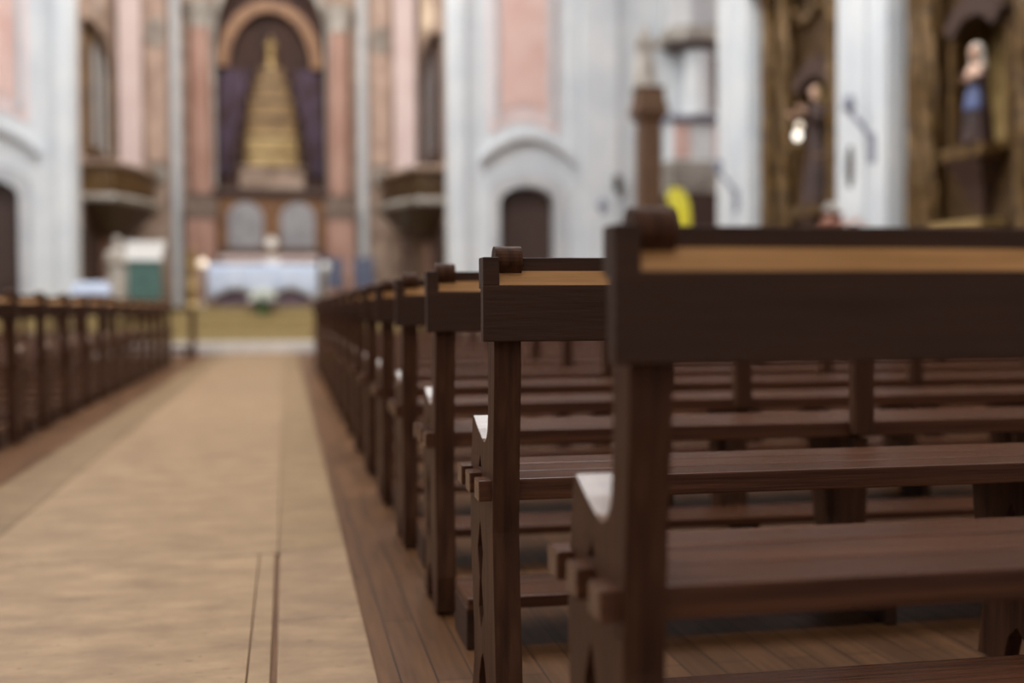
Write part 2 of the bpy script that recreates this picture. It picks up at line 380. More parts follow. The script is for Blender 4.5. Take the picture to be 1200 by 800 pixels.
def make_pew(sg, label, group):
    r = thing('pew', label, 'pew', (0, 0, 0), group)
    for x in (0, PEWL-.055):
        e = B().prism(end_profile(), YZ(sg), x, x+.055).build('end_panel', M['wood_end'], r, bevel=.003)
    for x in (0, PEWL-.055):
        a = B().prism([[(.110, .5825), (.13, .5745), (.16, .5785), (.215, .5945), (.275, .6175), (.286, .613), (.275, .606), (.16, .57), (.13, .567)]], YZ(sg), x+.001, x+.054).build('arm_top', M['polished'], r)
        a['label'] = 'polished shiny arm top, paled for its highlight'
    # back plank with stopped chamfer
    b = B().box(sg*-.027, sg*(PEWL+.027), -.032, 0, .79, .902)
    b.box(sg*-.027, sg*.006, -.032, .002, .900, .957); b.box(sg*(PEWL-.006), sg*(PEWL+.027), -.032, .002, .900, .957)
    b.box(sg*-.027, sg*(PEWL+.027), -.004, .022, .895, .957)
    b.build('back_plank', M['wood'], r, bevel=.0025)
    c = B().prism([[(-.0315, .9015), (-.0035, .9015), (-.0035, .931)]], YZ(sg), .006, PEWL-.006).build('ledge', M['amber'], r)
    c['label'] = 'worn amber sloping ledge'
    for y0, y1, t0 in ((.042, .150, .042), (.158, .270, .166), (.278, .390, .286)):
        s = B().box(sg*.05, sg*(PEWL-.05), y0, y1, .462, Z_SEAT, bev=.004)
        s.box(sg*-.026, sg*.06, t0, t0+.062, .462, Z_SEAT-.002, bev=.003); s.box(sg*(PEWL-.06), sg*(PEWL+.026), t0, t0+.062, .462, Z_SEAT-.002, bev=.003)
        s.build('seat_slat', M['seat'], r)
    for x in MIDX: B().box(sg*(x-.031), sg*(x+.031), .0, .045, .47, .80, bev=.004).build('back_post', M['wood_end'], r)
    for x in MIDX: B().prism(support_profile(), YZ(sg), x-.02, x+.02).build('support', M['wood_end'], r)
    k = B().box(sg*.035, sg*(PEWL-.035), -.345, -.10, .092, .124, bev=.005).build('kneeler_board', M['seat'], r)
    for x in (.05, 1.2, 2.4, 3.6, PEWL-.05): B().box(sg*(x-.016), sg*(x+.016), -.33, -.115, -.012, .094, bev=.004).build('kneeler_leg', M['wood'], k)
    return r
ORD = ['first', 'second', 'third', 'fourth', 'fifth', 'sixth', 'seventh', 'eighth', 'ninth', 'tenth', 'eleventh', 'twelfth', 'thirteenth', 'fourteenth', 'fifteenth', 'sixteenth', 'seventeenth', 'eighteenth']
XR, XL = .408, -1.70
pr_ = None
for k in range(18):
    lab = ('dark wooden pew filling the right foreground, nearest the camera' if k == 0 else
           'sharply focused dark wooden pew with scrolled post, second of the right row' if k == 1 else
           'farthest dark pew right of the aisle, in front of the altar steps' if k == 17 else
           'dark wooden pew right of the aisle, %s of its row from the camera' % ORD[k])
    if pr_ is None: pr_ = o = make_pew(1, lab, 'pews right of the aisle')
    else: o = copy_tree(pr_); o['label'] = lab
    o.location = (XR, 1.395+PITCH*k, 0)
pl_ = None
for k in range(13):
    lab = ('dark wooden pew at the left edge of the photo, nearest of the left row' if k == 0 else
           'farthest dark pew left of the aisle, just behind the front kneeling desk' if k == 12 else
           'dark wooden pew left of the aisle, %s of its row from the left edge' % ORD[k])
    if pl_ is None: pl_ = o = make_pew(-1, lab, 'pews left of the aisle')
    else: o = copy_tree(pl_); o['label'] = lab
    o.location = (XL, 7.12+.94*k, 0)
# kneeling desk in front of the left pews
r = thing('kneeling_desk', 'low dark wooden kneeling desk alone before the altar steps, left of the aisle', 'kneeler', (-1.62, 22.3, 0))
B().box(-3.6, .02, -.18, .18, .80, .86, bev=.01).build('desk_top', M['wood'], r)
for x in (-.04, -1.2, -2.4, -3.56): B().box(x-.05, x+.05, -.12, .12, -.012, .80, bev=.01).build('leg', M['wood_end'], r)
B().box(-3.5, -.05, -.5, -.14, .10, .15, bev=.01).build('kneeler_board', M['wood'], r)
for x in (-.1, -1.8, -3.45): B().box(x-.04, x+.04, -.46, -.16, -.012, .10).build('kneeler_leg', M['wood'], r)

# ------------------------------------------------------------------ statues
def statue(label, loc, h, robe, cloak, head, veil, rz=0, arm_out=0, hk=1.0, sash=None, collar=None):
    """robed figure: robe, cloak, head with face, veil or hair, hands; faces -Y before rz"""
    r = thing('statue', label, 'statue', loc, rz=rz)
    k = h/1.7
    def ring(z, rx, ry, fold, cy=0, n=40): return [(k*rx*(1+fold*math.sin(9*a+z*3))*math.cos(a), k*(cy+ry*(1+fold*math.sin(9*a+z*3))*math.sin(a)), k*z) for a in [2*PI*i/n for i in range(n)]]
    B().rings([ring(0, .27, .23, .07), ring(.06, .26, .22, .08), ring(.4, .22, .19, .07), ring(.75, .19, .15, .04), ring(.95, .165, .125, .02), ring(1.05, .155, .115, .01),
               ring(1.2, .185, .125, .0), ring(1.33, .20, .115, 0), ring(1.41, .15, .09, 0), ring(1.45, .062, .06, 0, .0), ring(1.49, .052, .052, 0, -.005)]).build('robe', robe, r, smooth=True)
    def cring(z, rx, ry, t): return [(k*rx*math.cos(a), k*(.02+ry*math.sin(a)), k*z) for a in [-.35*PI*t + (1+.7*t)*PI*i/24 for i in range(25)]]
    cb = B(); outer = [cring(.02, .33, .30, .5), cring(.5, .29, .25, .5), cring(.95, .24, .18, .6), cring(1.3, .235, .15, .6), cring(1.43, .13, .11, .6)]
    inner = [[(x*.9, y*.88, z) for x, y, z in q] for q in outer]
    for a_, b_ in ((outer, inner),):
        cb.rings([p + q[::-1] for p, q in zip(a_, b_)])
    cb.build('cloak', cloak, r, smooth=True)
    hd = B()
    hr = [(1.475, .045, .05), (1.50, .05, .065), (1.53, .065, .082), (1.565, .074, .09), (1.60, .078, .094), (1.64, .074, .09), (1.675, .055, .068), (1.695, .02, .03)]
    hd.rings([[(k*rx*math.cos(a), k*(-.005+ry*math.sin(a)), k*z) for a in [2*PI*i/20 for i in range(20)]] for z, rx, ry in hr])
    hd.tube([(0, k*-.09, k*1.61), (0, k*-.108, k*1.575), (0, k*-.092, k*1.565)], [k*.008, k*.014, k*.008], 6)   # nose
    for s in (-1, 1):
        hd.ball((s*k*.028, k*-.085, k*1.607), k*.011, 1.3, .6, .7, 1)
        hd.ball((s*k*.079, 0, k*1.585), k*.022, .4, .8, 1.2, 1)
    hd.ball((0, k*-.09, k*1.535), k*.018, 1.3, .5, .5, 1)
    heads = [hd.build('head', head, r, smooth=True, angle=70)]
    if sash: B().rings([ring(.60, .225, .195, .03), ring(.62, .235, .2, .03), ring(.86, .195, .15, .02), ring(1.02, .17, .128, .01), ring(1.04, .16, .12, 0)]).build('sash', sash, r, smooth=True)
    if collar: B().rings([ring(1.22, .195, .135, 0), ring(1.34, .208, .124, 0), ring(1.42, .155, .097, 0), ring(1.455, .075, .07, 0)]).build('collar', collar, r, smooth=True)
    vr = [(1.42, .11, .10, .05), (1.5, .098, .095, .035), (1.58, .094, .10, .02), (1.65, .088, .10, .015), (1.70, .06, .075, .012), (1.715, .02, .03, .01)]
    heads.append(B().rings([[(k*rx*math.cos(a), k*(cy+ry*math.sin(a)), k*z) for a in [-.12*PI+1.24*PI*i/20 for i in range(21)]] for z, rx, ry, cy in vr]).build('veil', veil, r, smooth=True))
    for h_ in heads: h_.scale = (hk, hk, hk); h_.location = (0, 0, k*1.45*(1-hk))
    for s in (-1, 1):
        sh = Vector((s*.185, -.01, 1.34)); el = Vector((s*(.25+.1*arm_out), -.06, 1.08)); wr = Vector((s*(.07+.3*arm_out), -.24, 1.12+.18*arm_out))
        B().tube([tuple(k*p) for p in (sh, (sh+el)/2+Vector((s*.02, 0, 0)), el, (el+wr)/2, wr)], [k*.062, k*.06, k*.055, k*.055, k*.05], 12).build('sleeve', robe, r, smooth=True)
        hb = B(); d = (wr-el).normalized(); hb.tube([tuple(k*wr), tuple(k*(wr+d*.04)), tuple(k*(wr+d*.09))], [k*.024, k*.032, k*.028], 8)
        side = d.cross(Vector((0, 0, 1))).normalized(); up = side.cross(d)
        for q, (o_, ln) in enumerate(((-.027, .06), (-.009, .072), (.009, .068), (.027, .05))):
            p0 = wr+d*.085+up*o_; hb.tube([tuple(k*p0), tuple(k*(p0+d*ln*.55)), tuple(k*(p0+d*ln*.9-side*s*.012))], [k*.0085, k*.008, k*.006], 6)
        p0 = wr+d*.035+up*.028; hb.tube([tuple(k*p0), tuple(k*(p0+up*.022+d*.03)), tuple(k*(p0+up*.026+d*.055))], [k*.0095, k*.009, k*.007], 6)
        hb.build('hand', head, r, smooth=True)
    return r

# ------------------------------------------------------------------ main altarpiece
YR = 32.0
r = thing('altarpiece', 'tall rose and brown marble altarpiece with arched dark niche behind the altar', 'altarpiece', (AX, YR, .88))
def lz(z): return z-.88
# panel with arched niche opening (local x about the axis)
ntop = 7.75
hole = [(-1.40, lz(3.95)), (1.44, lz(3.95)), (1.44, lz(ntop))] + [(1.42*math.cos(a)+.02, lz(ntop)+1.42*1.35*math.sin(a)) for a in [PI*i/24 for i in range(1, 24)]] + [(-1.40, lz(ntop))]
B().prism([[(-3.84, 0), (3.84, 0), (3.84, 8.7), (-3.84, 8.7)], hole], XZ, 0, .5).build('panel', M['stonebrown'], r)
def scale_pts(pts, c, fx, fz): return [(c[0]+(x-c[0])*fx, c[1]+(z-c[1])*fz) for x, z in pts]
ho = scale_pts(hole, (0, lz(5.9)), 1.09, 1.05)
B().prism([ho, hole], XZ, -.12, .05).build('niche_frame', M['stonegrey'], r, smooth=False)
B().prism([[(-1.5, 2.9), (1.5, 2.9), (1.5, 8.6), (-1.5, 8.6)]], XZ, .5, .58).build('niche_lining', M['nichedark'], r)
go = [(1.36*math.cos(a), lz(7.15)+1.75*math.sin(a)) for a in [PI*i/24 for i in range(25)]]
gi = [(1.06*math.cos(a), lz(7.15)+1.45*math.sin(a)) for a in [PI*i/24 for i in range(25)]]
B().prism([go+gi[::-1]], XZ, .12, .34).build('gilded_arch', M['giltorange'], r)
for s in (-1, 1):
    rows = []
    for i in range(13):
        z = lz(4.35)+i*.23; w0 = .62+.035*i*.9; w = max(.24, .62-.03*i)
        xs0 = 1.36-.02*i*(i > 6)*.3; xs1 = xs0 - (.26 + .042*i)
        top = [(s*(xs0+(xs1-xs0)*q/16), .32+.03*math.sin(q*1.9), z) for q in range(17)]
        rows.append(top + [(x, y+.05, z_) for x, y, z_ in top[::-1]])
    B().rings(rows).build('drape', M['purple'], r, smooth=True)
def column(x, rad, m, z0, z1, parent, y=-.22):
    c = B().lathe([(rad, z0), (rad*1.02, z0+(z1-z0)*.35), (rad*.86, z1)], (x, y, 0), 24).build('column', m, parent, smooth=True)
    B().lathe([(rad*.9, z1), (rad*.98, z1+.05), (rad*.9, z1+.1), (rad*1.05, z1+.3), (rad*1.35, z1+.52), (rad*1.2, z1+.56), (rad*1.4, z1+.6), (rad*1.4, z1+.66)], (x, y, 0), 24).build('capital', M['stonegrey'], c, smooth=True)
    bs = B().box(x-rad*1.35, x+rad*1.35, y-rad*1.35, y+rad*1.35, z0-.62, z0-.12, bev=.03)
    bs.lathe([(rad*1.3, z0-.13), (rad*1.35, z0-.08), (rad*1.12, z0-.04), (rad*1.2, z0), (rad, z0+.05)], (x, y, 0), 24).build('base', M['basestone'], c, smooth=True)
    B().box(x-rad*1.2, x+rad*1.2, y-rad*1.2, y+rad*1.2, z0-.6-2.2, z0-.6, bev=.04).build('pedestal', M['pinkcol'], c)
for s in (-1, 1): column(s*1.77, .30, M['pinkcol'], lz(3.75), lz(8.0), r)
for s in (-1, 1):
    B().box(s*2.26, s*2.50, -.2, .02, 0, 8.7, bev=.03).build('pilaster', M['plaster_shade'], r)
    B().box(s*2.62, s*3.1, -.1, .02, lz(4.6), 8.4, bev=.03).build('marble_panel', M['beigepink'], r)
    B().box(s*3.22, s*3.78, -.3, .02, lz(4.1), 8.7, bev=.05).build('pink_pilaster', M['pinkpale'], r)
    o = B()
    for q in range(26):
        a = q*2.4; rr = .04+.2*math.sqrt(q/26)
        o.ball((s*2.86+rr*math.cos(a), -.16, lz(7.9)+rr*1.5*math.sin(a)), .06, 1, .6, 1, 1)
    o.build('carved_ornament', M['stonegrey'], r)
    o = B()
    for q in range(22):
        a = q*2.4; rr = .04+.2*math.sqrt(q/22)
        o.ball((s*2.86+rr*math.cos(a), -.14, lz(4.3)+rr*1.0*math.sin(a)), .06, 1, .6, 1, 1)
    o.build('carved_ornament', M['stonegrey'], r)
    # blue grey arched panels under the niche, gilt between
    B().prism([[(s*.22, lz(2.42)), (s*1.12, lz(2.42)), (s*1.12, lz(3.2))] + [(s*(.67+.45*math.cos(a)), lz(3.2)+.42*math.sin(a)) for a in [PI*i/12 for i in range(1, 12)]] + [(s*.22, lz(3.2))]], XZ, -.06, .02).build('arched_panel', M['bluegrey'], r)
B().box(-1.45, 1.45, -.03, .02, lz(2.35), lz(3.78), bev=.01).build('gilt_frieze', M['giltorange'], r)
B().box(-1.5, 1.5, -.2, .02, lz(3.78), lz(3.96), bev=.03).build('sill', M['doorwood'], r)
B().box(-1.4, 1.4, -.08, .02, .9, lz(2.36), bev=.02).build('lower_panel', M['doorwood'], r)
# throne inside the niche
t = thing('throne', 'gilded stepped throne rising inside the arched niche', 'throne', (AX+.02, YR+.22, 3.95))
tiers = [(.84, .62, .55, 'stonebrown'), (.68, .42, .5, 'giltpale'), (.66, .42, .45, 'giltpale'), (.62, .48, .4, 'giltdull'), (.57, .46, .36, 'giltdull'), (.45, .42, .3, 'giltdull'), (.33, .34, .26, 'giltdull')]
z = .01
for w, hh, dd, mm in tiers:
    tb = B(); n = 16
    pts = [(-w, .25)] + [(-w*math.cos(PI*i/n), .0-.22*dd*math.sin(PI*i/n)) for i in range(n+1)] + [(w, .25)]
    tb.prism([pts], XY, z, z+hh-.07)
    tb.prism([[(x*1.06, y-.02 if y < .2 else y) for x, y in pts]], XY, z+hh-.07, z+hh)
    tier = tb.build('tier', M[mm], t)
    cb_ = B().prism([[(x*1.09, y-.035 if y < .2 else y) for x, y in pts]], XY, z+hh-.115, z+hh-.068).build('cornice', M['doorwood'], tier); z += hh
statue('small golden figure standing on top of the stepped throne', (AX+.02, YR+.22, 3.95+z), .85, M['giltpale'], M['giltorange'], M['giltpale'], M['giltpale'])
# stone altar shelf and monstrance
B_ = B().box(-1.15, 1.15, -.4, .4, 0, 1.12, bev=.02)
r = thing('altar_shelf', 'old stone altar block with pale top, behind the cloth covered altar', 'altar', (AX-.05, 30.6, .88))
B_.build('block', M['stonebrown'], r)
B().box(-1.2, 1.2, -.46, .44, 1.12, 1.26, bev=.02).build('mensa', M['pinkpale'], r)
r = thing('monstrance', 'round pale monstrance glowing above the altar shelf', 'monstrance', (AX, 30.6, 2.145))
B().lathe([(.12, 0), (.11, .03), (.04, .06), (.025, .13), (.04, .16), (.02, .19)], (0, 0, 0), 18).build('foot', M['giltdull'], r, smooth=True)
rb = B()
for i in range(20):
    a = 2*PI*i/20; rb.tube([(.0+.14*math.cos(a), 0, .34+.12*math.sin(a)), (.19*math.cos(a), 0, .34+.19*math.sin(a))], [.016, .005], 5)
rb.build('rays', M['giltpale'], r)
B().lathe([(.02, -.03), (.13, -.03), (.145, 0), (.13, .03), (.02, .03)], (0, 0, 0), 24).build('disc', M['white'], r, loc=(0, 0, .34)).rotation_euler = (PI/2, 0, 0)

# ------------------------------------------------------------------ altar with its cloth
r = thing('altar', 'altar table with purple frontal in the middle of the chancel', 'altar', (-.47, 26.5, .88))
B().box(-1.02, 1.02, -.36, .36, 0, .82, bev=.02).build('body', M['purplecloth'], r)
B().box(-1.1, 1.1, -.44, .44, .82, .875, bev=.01).build('table_top', M['brownwood'], r)
def cloth():
    b = B(); nx = 60; rows = []
    def drop(x):
        u = abs(x)/1.13
        return .62 + .12*max(0, (u-.82)/.18) - .10*math.sin(max(0, min(1, (u-.25)/.55))*PI) - .02*math.cos(u*3)
    xs = [-1.13+2.26*i/nx for i in range(nx+1)]
    fr = [[(x, -.47-.02*math.sin(x*17)*q, .93-drop(x)*q) for x in xs] for q in (1, .75, .5, .25, .05)]
    fr += [[(x, -.45, .935) for x in xs], [(x, .45, .935) for x in xs], [(x, .47, .90) for x in xs], [(x, .475, .45) for x in xs]]
    b.rings(fr, closed=False, caps=False)
    for s in (-1, 1):
        b.rings([[(s*1.13, y, .935) for y in (-.47, -.2, 0, .2, .47)], [(s*1.15, y, .6) for y in (-.47, -.22, 0, .22, .47)], [(s*1.16, y, .22) for y in (-.48, -.24, 0, .24, .48)]], closed=False, caps=False)
    return b
o = tag(cloth().build('altar_cloth', M['cloth'], None, smooth=True, loc=(-.47, 26.5, .84)), 'pale blue white cloth with swagged hem draped over the altar', 'cloth')
md = o.modifiers.new('thick', 'SOLIDIFY'); md.thickness = .012; md.offset = 1
r = thing('missal_stand', 'small white book stand on the right of the altar cloth', 'book stand', (-.28, 26.35, 1.79))
B().prism([[(-.14, 0), (.12, 0), (.08, .1), (.05, .1)]], YZ(), -.13, .13).build('stand', M['cloth'], r)
B().prism([[(-.15, .02), (-.14, .045), (.08, .14), (.07, .11)]], YZ(), -.15, .15).build('book', M['marble'], r)

def bouquet(name, label, loc, vase_m, fl_m, n, spread, vh, group=None, seed=1, leafy=True):
    rnd = random.Random(seed)
    r = thing(name, label, 'flowers', loc, group)
    B().lathe([(vh*.28, 0), (vh*.42, vh*.25), (vh*.46, vh*.5), (vh*.3, vh*.85), (vh*.36, vh), (vh*.3, vh), (vh*.22, vh*.8)], (0, 0, 0), 20).build('vase', vase_m, r, smooth=True)
    if leafy:
        lf = B()
        for i in range(46):
            a = rnd.uniform(0, 2*PI); e = rnd.uniform(-.35, .9); d = Vector((math.cos(a)*math.cos(e), math.sin(a)*math.cos(e), math.sin(e)))
            p0 = Vector((0, 0, vh)); p1 = p0+d*spread*rnd.uniform(.75, 1.15); s_ = d.cross(Vector((0, 0, 1))).normalized()*spread*.12; up = Vector((0, 0, spread*.05))
            m_ = (p0+p1)/2+up
            lf.rings([[tuple(p0), tuple(p0+up*.2), tuple(p0+up*.1)], [tuple(m_-s_), tuple(m_+up*.3), tuple(m_+s_)], [tuple(p1), tuple(p1+up*.1), tuple(p1+up*.05)]])
        lf.build('foliage', M['leaf'], r)
    fb = B()
    for i in range(n):
        a = i*2.39996; q = math.sqrt((i+.5)/n); el = (1-q)*PI/2*.95+.12
        d = Vector((math.cos(a)*math.cos(el), math.sin(a)*math.cos(el), math.sin(el)))
        c = Vector((0, 0, vh*1.02))+d*spread*.85
        for w in range(5):
            aa = 2*PI*w/5; off = Vector((math.cos(aa), math.sin(aa), .2*math.sin(aa*2)))*spread*.1
            fb.ball(tuple(c+off), spread*.12, 1, 1, .8, 1)
    fb.build('blossoms', fl_m, r, smooth=True)
    return r
bouquet('bouquet', 'round white and green bouquet on the carpeted step in front of the altar', (-.46, 24.80, .71), M['leaf'], M['flower'], 26, .29, .26, seed=3)
def floorlamp(name, label, cat, loc, h, globe_m, body, n=1):
    r = thing(name, label, cat, loc)
    B().lathe([(.15, 0), (.14, .03), (.05, .08), (.03, .16), (.05, .22), (.03, .28), (.028, h*.55), (.05, h*.58), (.028, h*.61), (.028, h-.2), (.06, h-.17), (.03, h-.13), (.08, h-.1), (.08, h-.08)], (0, 0, 0), 18).build('shaft', body, r, smooth=True)
    B().ball((0, 0, h), .1, 1, 1, 1, 3).build('globe', globe_m, r, smooth=True)
    return r
floorlamp('lamp_stand', 'lit round lamp on a pale stand at the altar\'s left end', 'lamp', (-1.74, 26.4, .88), .93, M['globe'], M['stonegrey'])
floorlamp('lamp_stand', 'unlit pale round lamp on a stand at the altar\'s right end', 'lamp', (.86, 26.4, .88), .86, M['white'], M['marblefig'])
r = thing('candlestick', 'tall gilded paschal candlestick left of the altar lamp', 'candlestick', (-1.9, 25.5, .88))
B().lathe([(.17, 0), (.16, .04), (.10, .1), (.09, .3), (.14, .38), (.09, .46), (.085, .8), (.13, .86), (.09, .93), (.14, 1.0), (.15, 1.04), (.05, 1.05)], (0, 0, 0), 18).build('stem', M['giltpale'], r, smooth=True)
B().lathe([(.035, 1.04), (.035, 1.22), (.01, 1.235)], (0, 0, 0), 14).build('candle', M['giltpale'], r, smooth=True)
# lectern with green cloth and white top
r = thing('lectern', 'lectern with a teal green cloth front and white cloth top, left of the altar', 'lectern', (-2.72, 24.6, .71))
B().box(-.30, .30, -.16, .16, 0, 1.18, bev=.01).build('body', M['brownwood'], r)
gb = B(); rows = []
for z_ in (.12, .5, .9, 1.14):
    top = [(-.32+.64*q/20, -.185-.012*math.sin(q*1.3), z_) for q in range(21)]
    rows.append(top+[(x, y+.016, zz) for x, y, zz in top[::-1]])
gb.rings(rows).build('front_cloth', M['green'], r, smooth=True)
wt = B().prism([[(-.24, 1.09), (-.22, 1.09), (-.20, 1.2), (.2, 1.45), (.22, 1.42), (.24, 1.30), (.25, 1.48), (-.22, 1.26)]], YZ(), -.35, .35)
wt.build('top_cloth', M['white'], r)
B().box(-.35, .35, -.22, -.20, 1.10, 1.46, bev=.008).build('hanging_flap', M['white'], r)
statue('pale robed statue standing left of the green lectern', (-3.4, 25.75, .88), 1.45, M['marblefig'], M['marblefig'], M['marblefig'], M['marblefig'])
# side table with light cloth at the left
r = thing('side_table', 'small dark side table behind the left pews', 'table', (-3.5, 22.95, 0))
B().box(-.32, .32, -.22, .22, 1.06, 1.10, bev=.01).build('table_top', M['wood'], r)
for x in (-.27, .27):
    for y in (-.17, .17): B().box(x-.03, x+.03, y-.03, y+.03, -.012, 1.06).build('leg', M['wood'], r)
b = B(); rows = []
n = 24
for z_, sx in ((1.135, 1.14), (1.17, 1.10), (1.30, 1.03), (1.345, .9), (1.35, .3)):
    rows.append([(.31*sx*max(-1, min(1, 1.25*math.cos(2*PI*i/n))), .22*sx*max(-1, min(1, 1.25*math.sin(2*PI*i/n))), z_+.012*math.sin(i*2.1)) for i in range(n)])
tag(b.rings(rows).build('folded_cloth', M['cloth'], None, smooth=True, loc=(-3.5, 22.95, -.018)), 'pale blue folded cloth lying on the small table behind the left pews', 'cloth')
# blue chairs and torchere at the right of the chancel
def blue_chair(label, loc):
    r = thing('chair', label, 'chair', loc, 'blue chairs beside the altar')
    B().box(-.25, .25, -.25, .22, .40, .5, bev=.03).build('seat', M['bluechair'], r)
    B().box(-.24, .24, .16, .24, .5, 1.1, bev=.03).build('backrest', M['bluechair'], r)
    for x in (-.21, .21):
        for y in (-.2, .18): B().box(x-.025, x+.025, y-.025, y+.025, 0, .41).build('leg', M['brownwood'], r)
        B().box(x*1.15-.025, x*1.15+.025, -.22, .2, .64, .68, bev=.01).build('armrest', M['brownwood'], r)
        B().box(x*1.15-.02, x*1.15+.02, -.2, -.16, .45, .64).build('armrest_post', M['brownwood'], r)
    return r
blue_chair('blue upholstered armchair right of the altar, nearer the altar', (1.05, 27.4, .88))
blue_chair('blue upholstered armchair right of the altar, nearer the dark torchere', (1.75, 27.2, .88))
r = thing('torchere', 'dark wooden torchere standing under the right chancel balcony', 'torchere', (2.62, 26.6, .88))
B().lathe([(.2, 0), (.2, .05), (.1, .12), (.06, .3), (.1, .5), (.06, .7), (.055, 1.3), (.1, 1.4), (.07, 1.48), (.16, 1.58), (.18, 1.62)], (0, 0, 0), 18).build('stand', M['doorwood'], r, smooth=True)
B().lathe([(.05, 1.62), (.06, 1.7), (.13, 1.95), (.14, 2.05), (.11, 2.05)], (0, 0, 0), 18).build('lantern', M['iron'], r, smooth=True)

# ------------------------------------------------------------------ chancel balconies, tribune openings and windows
for side, mr in (('right', 0), ('left', 1)):
    s = -1 if mr else 1
    X = lambda x: mir(x) if mr else x
    r = thing('balcony', 'carved gilded balcony on the %s chancel wall, dark underneath' % side, 'balcony', (X(3.5), 28.9, 3.0))
    def bal(pts2, z0, z1):
        b = B()
        n = 20
        def ol(k, e=0): return [(0, -2.6*k-e)] + [(-s*(.62+.62*math.sin(PI*min(1, i/n*1.02)))*k - s*e, -2.6*k-e+(5.2*k+2*e)*i/n) for i in range(n+1)] + [(0, 2.6*k+e)]
        return b, ol
    b, ol = bal(None, 0, 0)
    n_ = len(ol(1))
    B().rings([[(x, y, z) for x, y in ol(k, 0)] for k, z in ((.35, -.55), (.6, -.35), (.82, -.12), (.96, .08), (1.0, .12))]).build('corbel', M['doorwood'], r, smooth=True)
    B().rings([[(x, y, z) for x, y in ol(1, e)] for z, e in ((.12, .06), (.2, .1), (.26, .06))]).build('moulding', M['stonegrey'], r)
    B().rings([[(x, y, z) for x, y in ol(.97, e)] for z, e in ((.26, 0), (.4, .04), (.7, 0), (.86, .02))]).build('parapet', M['gilt' if mr else 'giltdark'], r, smooth=True)
    B().rings([[(x, y, z) for x, y in ol(1, e)] for z, e in ((.86, .02), (.92, .06), (.97, .02))]).build('rail', M['stonebrown'], r)
    # dark tribune opening above
    w = thing('window_%d' % (1+mr), 'dark framed tribune opening above the %s chancel balcony' % side, 'window', (X(3.5), 28.5, 0)); w['kind'] = 'structure'
    B().prism([[(-1.7, 4.2), (1.7, 4.2), (1.7, 6.4)] + [(1.7*math.cos(a), 6.4+.9*math.sin(a)) for a in [PI*i/10 for i in range(1, 10)]] + [(-1.7, 6.4)],
               [(-1.4, 4.4), (1.4, 4.4), (1.4, 6.3), (1.0, 6.85), (-1.0, 6.85), (-1.4, 6.3)]], lambda u, v, a: (-s*a, u, v), 0, .14).build('window_frame', M['gilt' if mr else 'doorwood'], w)
    B().box(-s*.0, -s*.05, -1.42, 1.42, 4.35, 6.9).build('window_pane', M['plaster_shade' if mr else 'bluegrey'], w)
    B().box(-s*.05, -s*.12, -.08, .08, 4.4, 6.8).build('mullion', M['giltdark' if mr else 'doorwood'], w)
    # daylit window higher up
    w = thing('window_%d' % (3+mr), 'bright daylit window high on the %s chancel wall' % side, 'window', (X(3.5), 27.6, 0)); w['kind'] = 'structure'
    B().prism([[(-1.0, 6.95), (1.0, 6.95), (1.0, 9.4), (-1.0, 9.4)], [(-.8, 7.15), (.8, 7.15), (.8, 9.2), (-.8, 9.2)]], lambda u, v, a: (-s*a, u, v), 0, .25).build('window_frame', M['stonebrown'], w)
    B().box(-s*.02, -s*.06, -.8, .8, 7.15, 9.2).build('window_pane', M['glasslit' if not mr else 'bluegrey'], w)
    # doorway under the balcony with pink jambs
    d = thing('door_%d' % (3+mr), 'dark arched doorway under the %s chancel balcony' % side, 'door', (X(3.5), 27.2, .88)); d['kind'] = 'structure'
    B().prism([[(-1.3, 0), (1.2, 0), (1.2, 1.45)] + [(-.05+1.25*math.cos(a), 1.45+.35*math.sin(a)) for a in [PI*i/10 for i in range(1, 10)]] + [(-1.3, 1.45)]], lambda u, v, a: (-s*a, u, v), 0, .06).build('leaf', M['doorwood'], d)
    B().box(-s*.0, -s*.12, 1.3, 2.4, 0, 1.9, bev=.03).build('side_panel', M['pinkcol'], d)

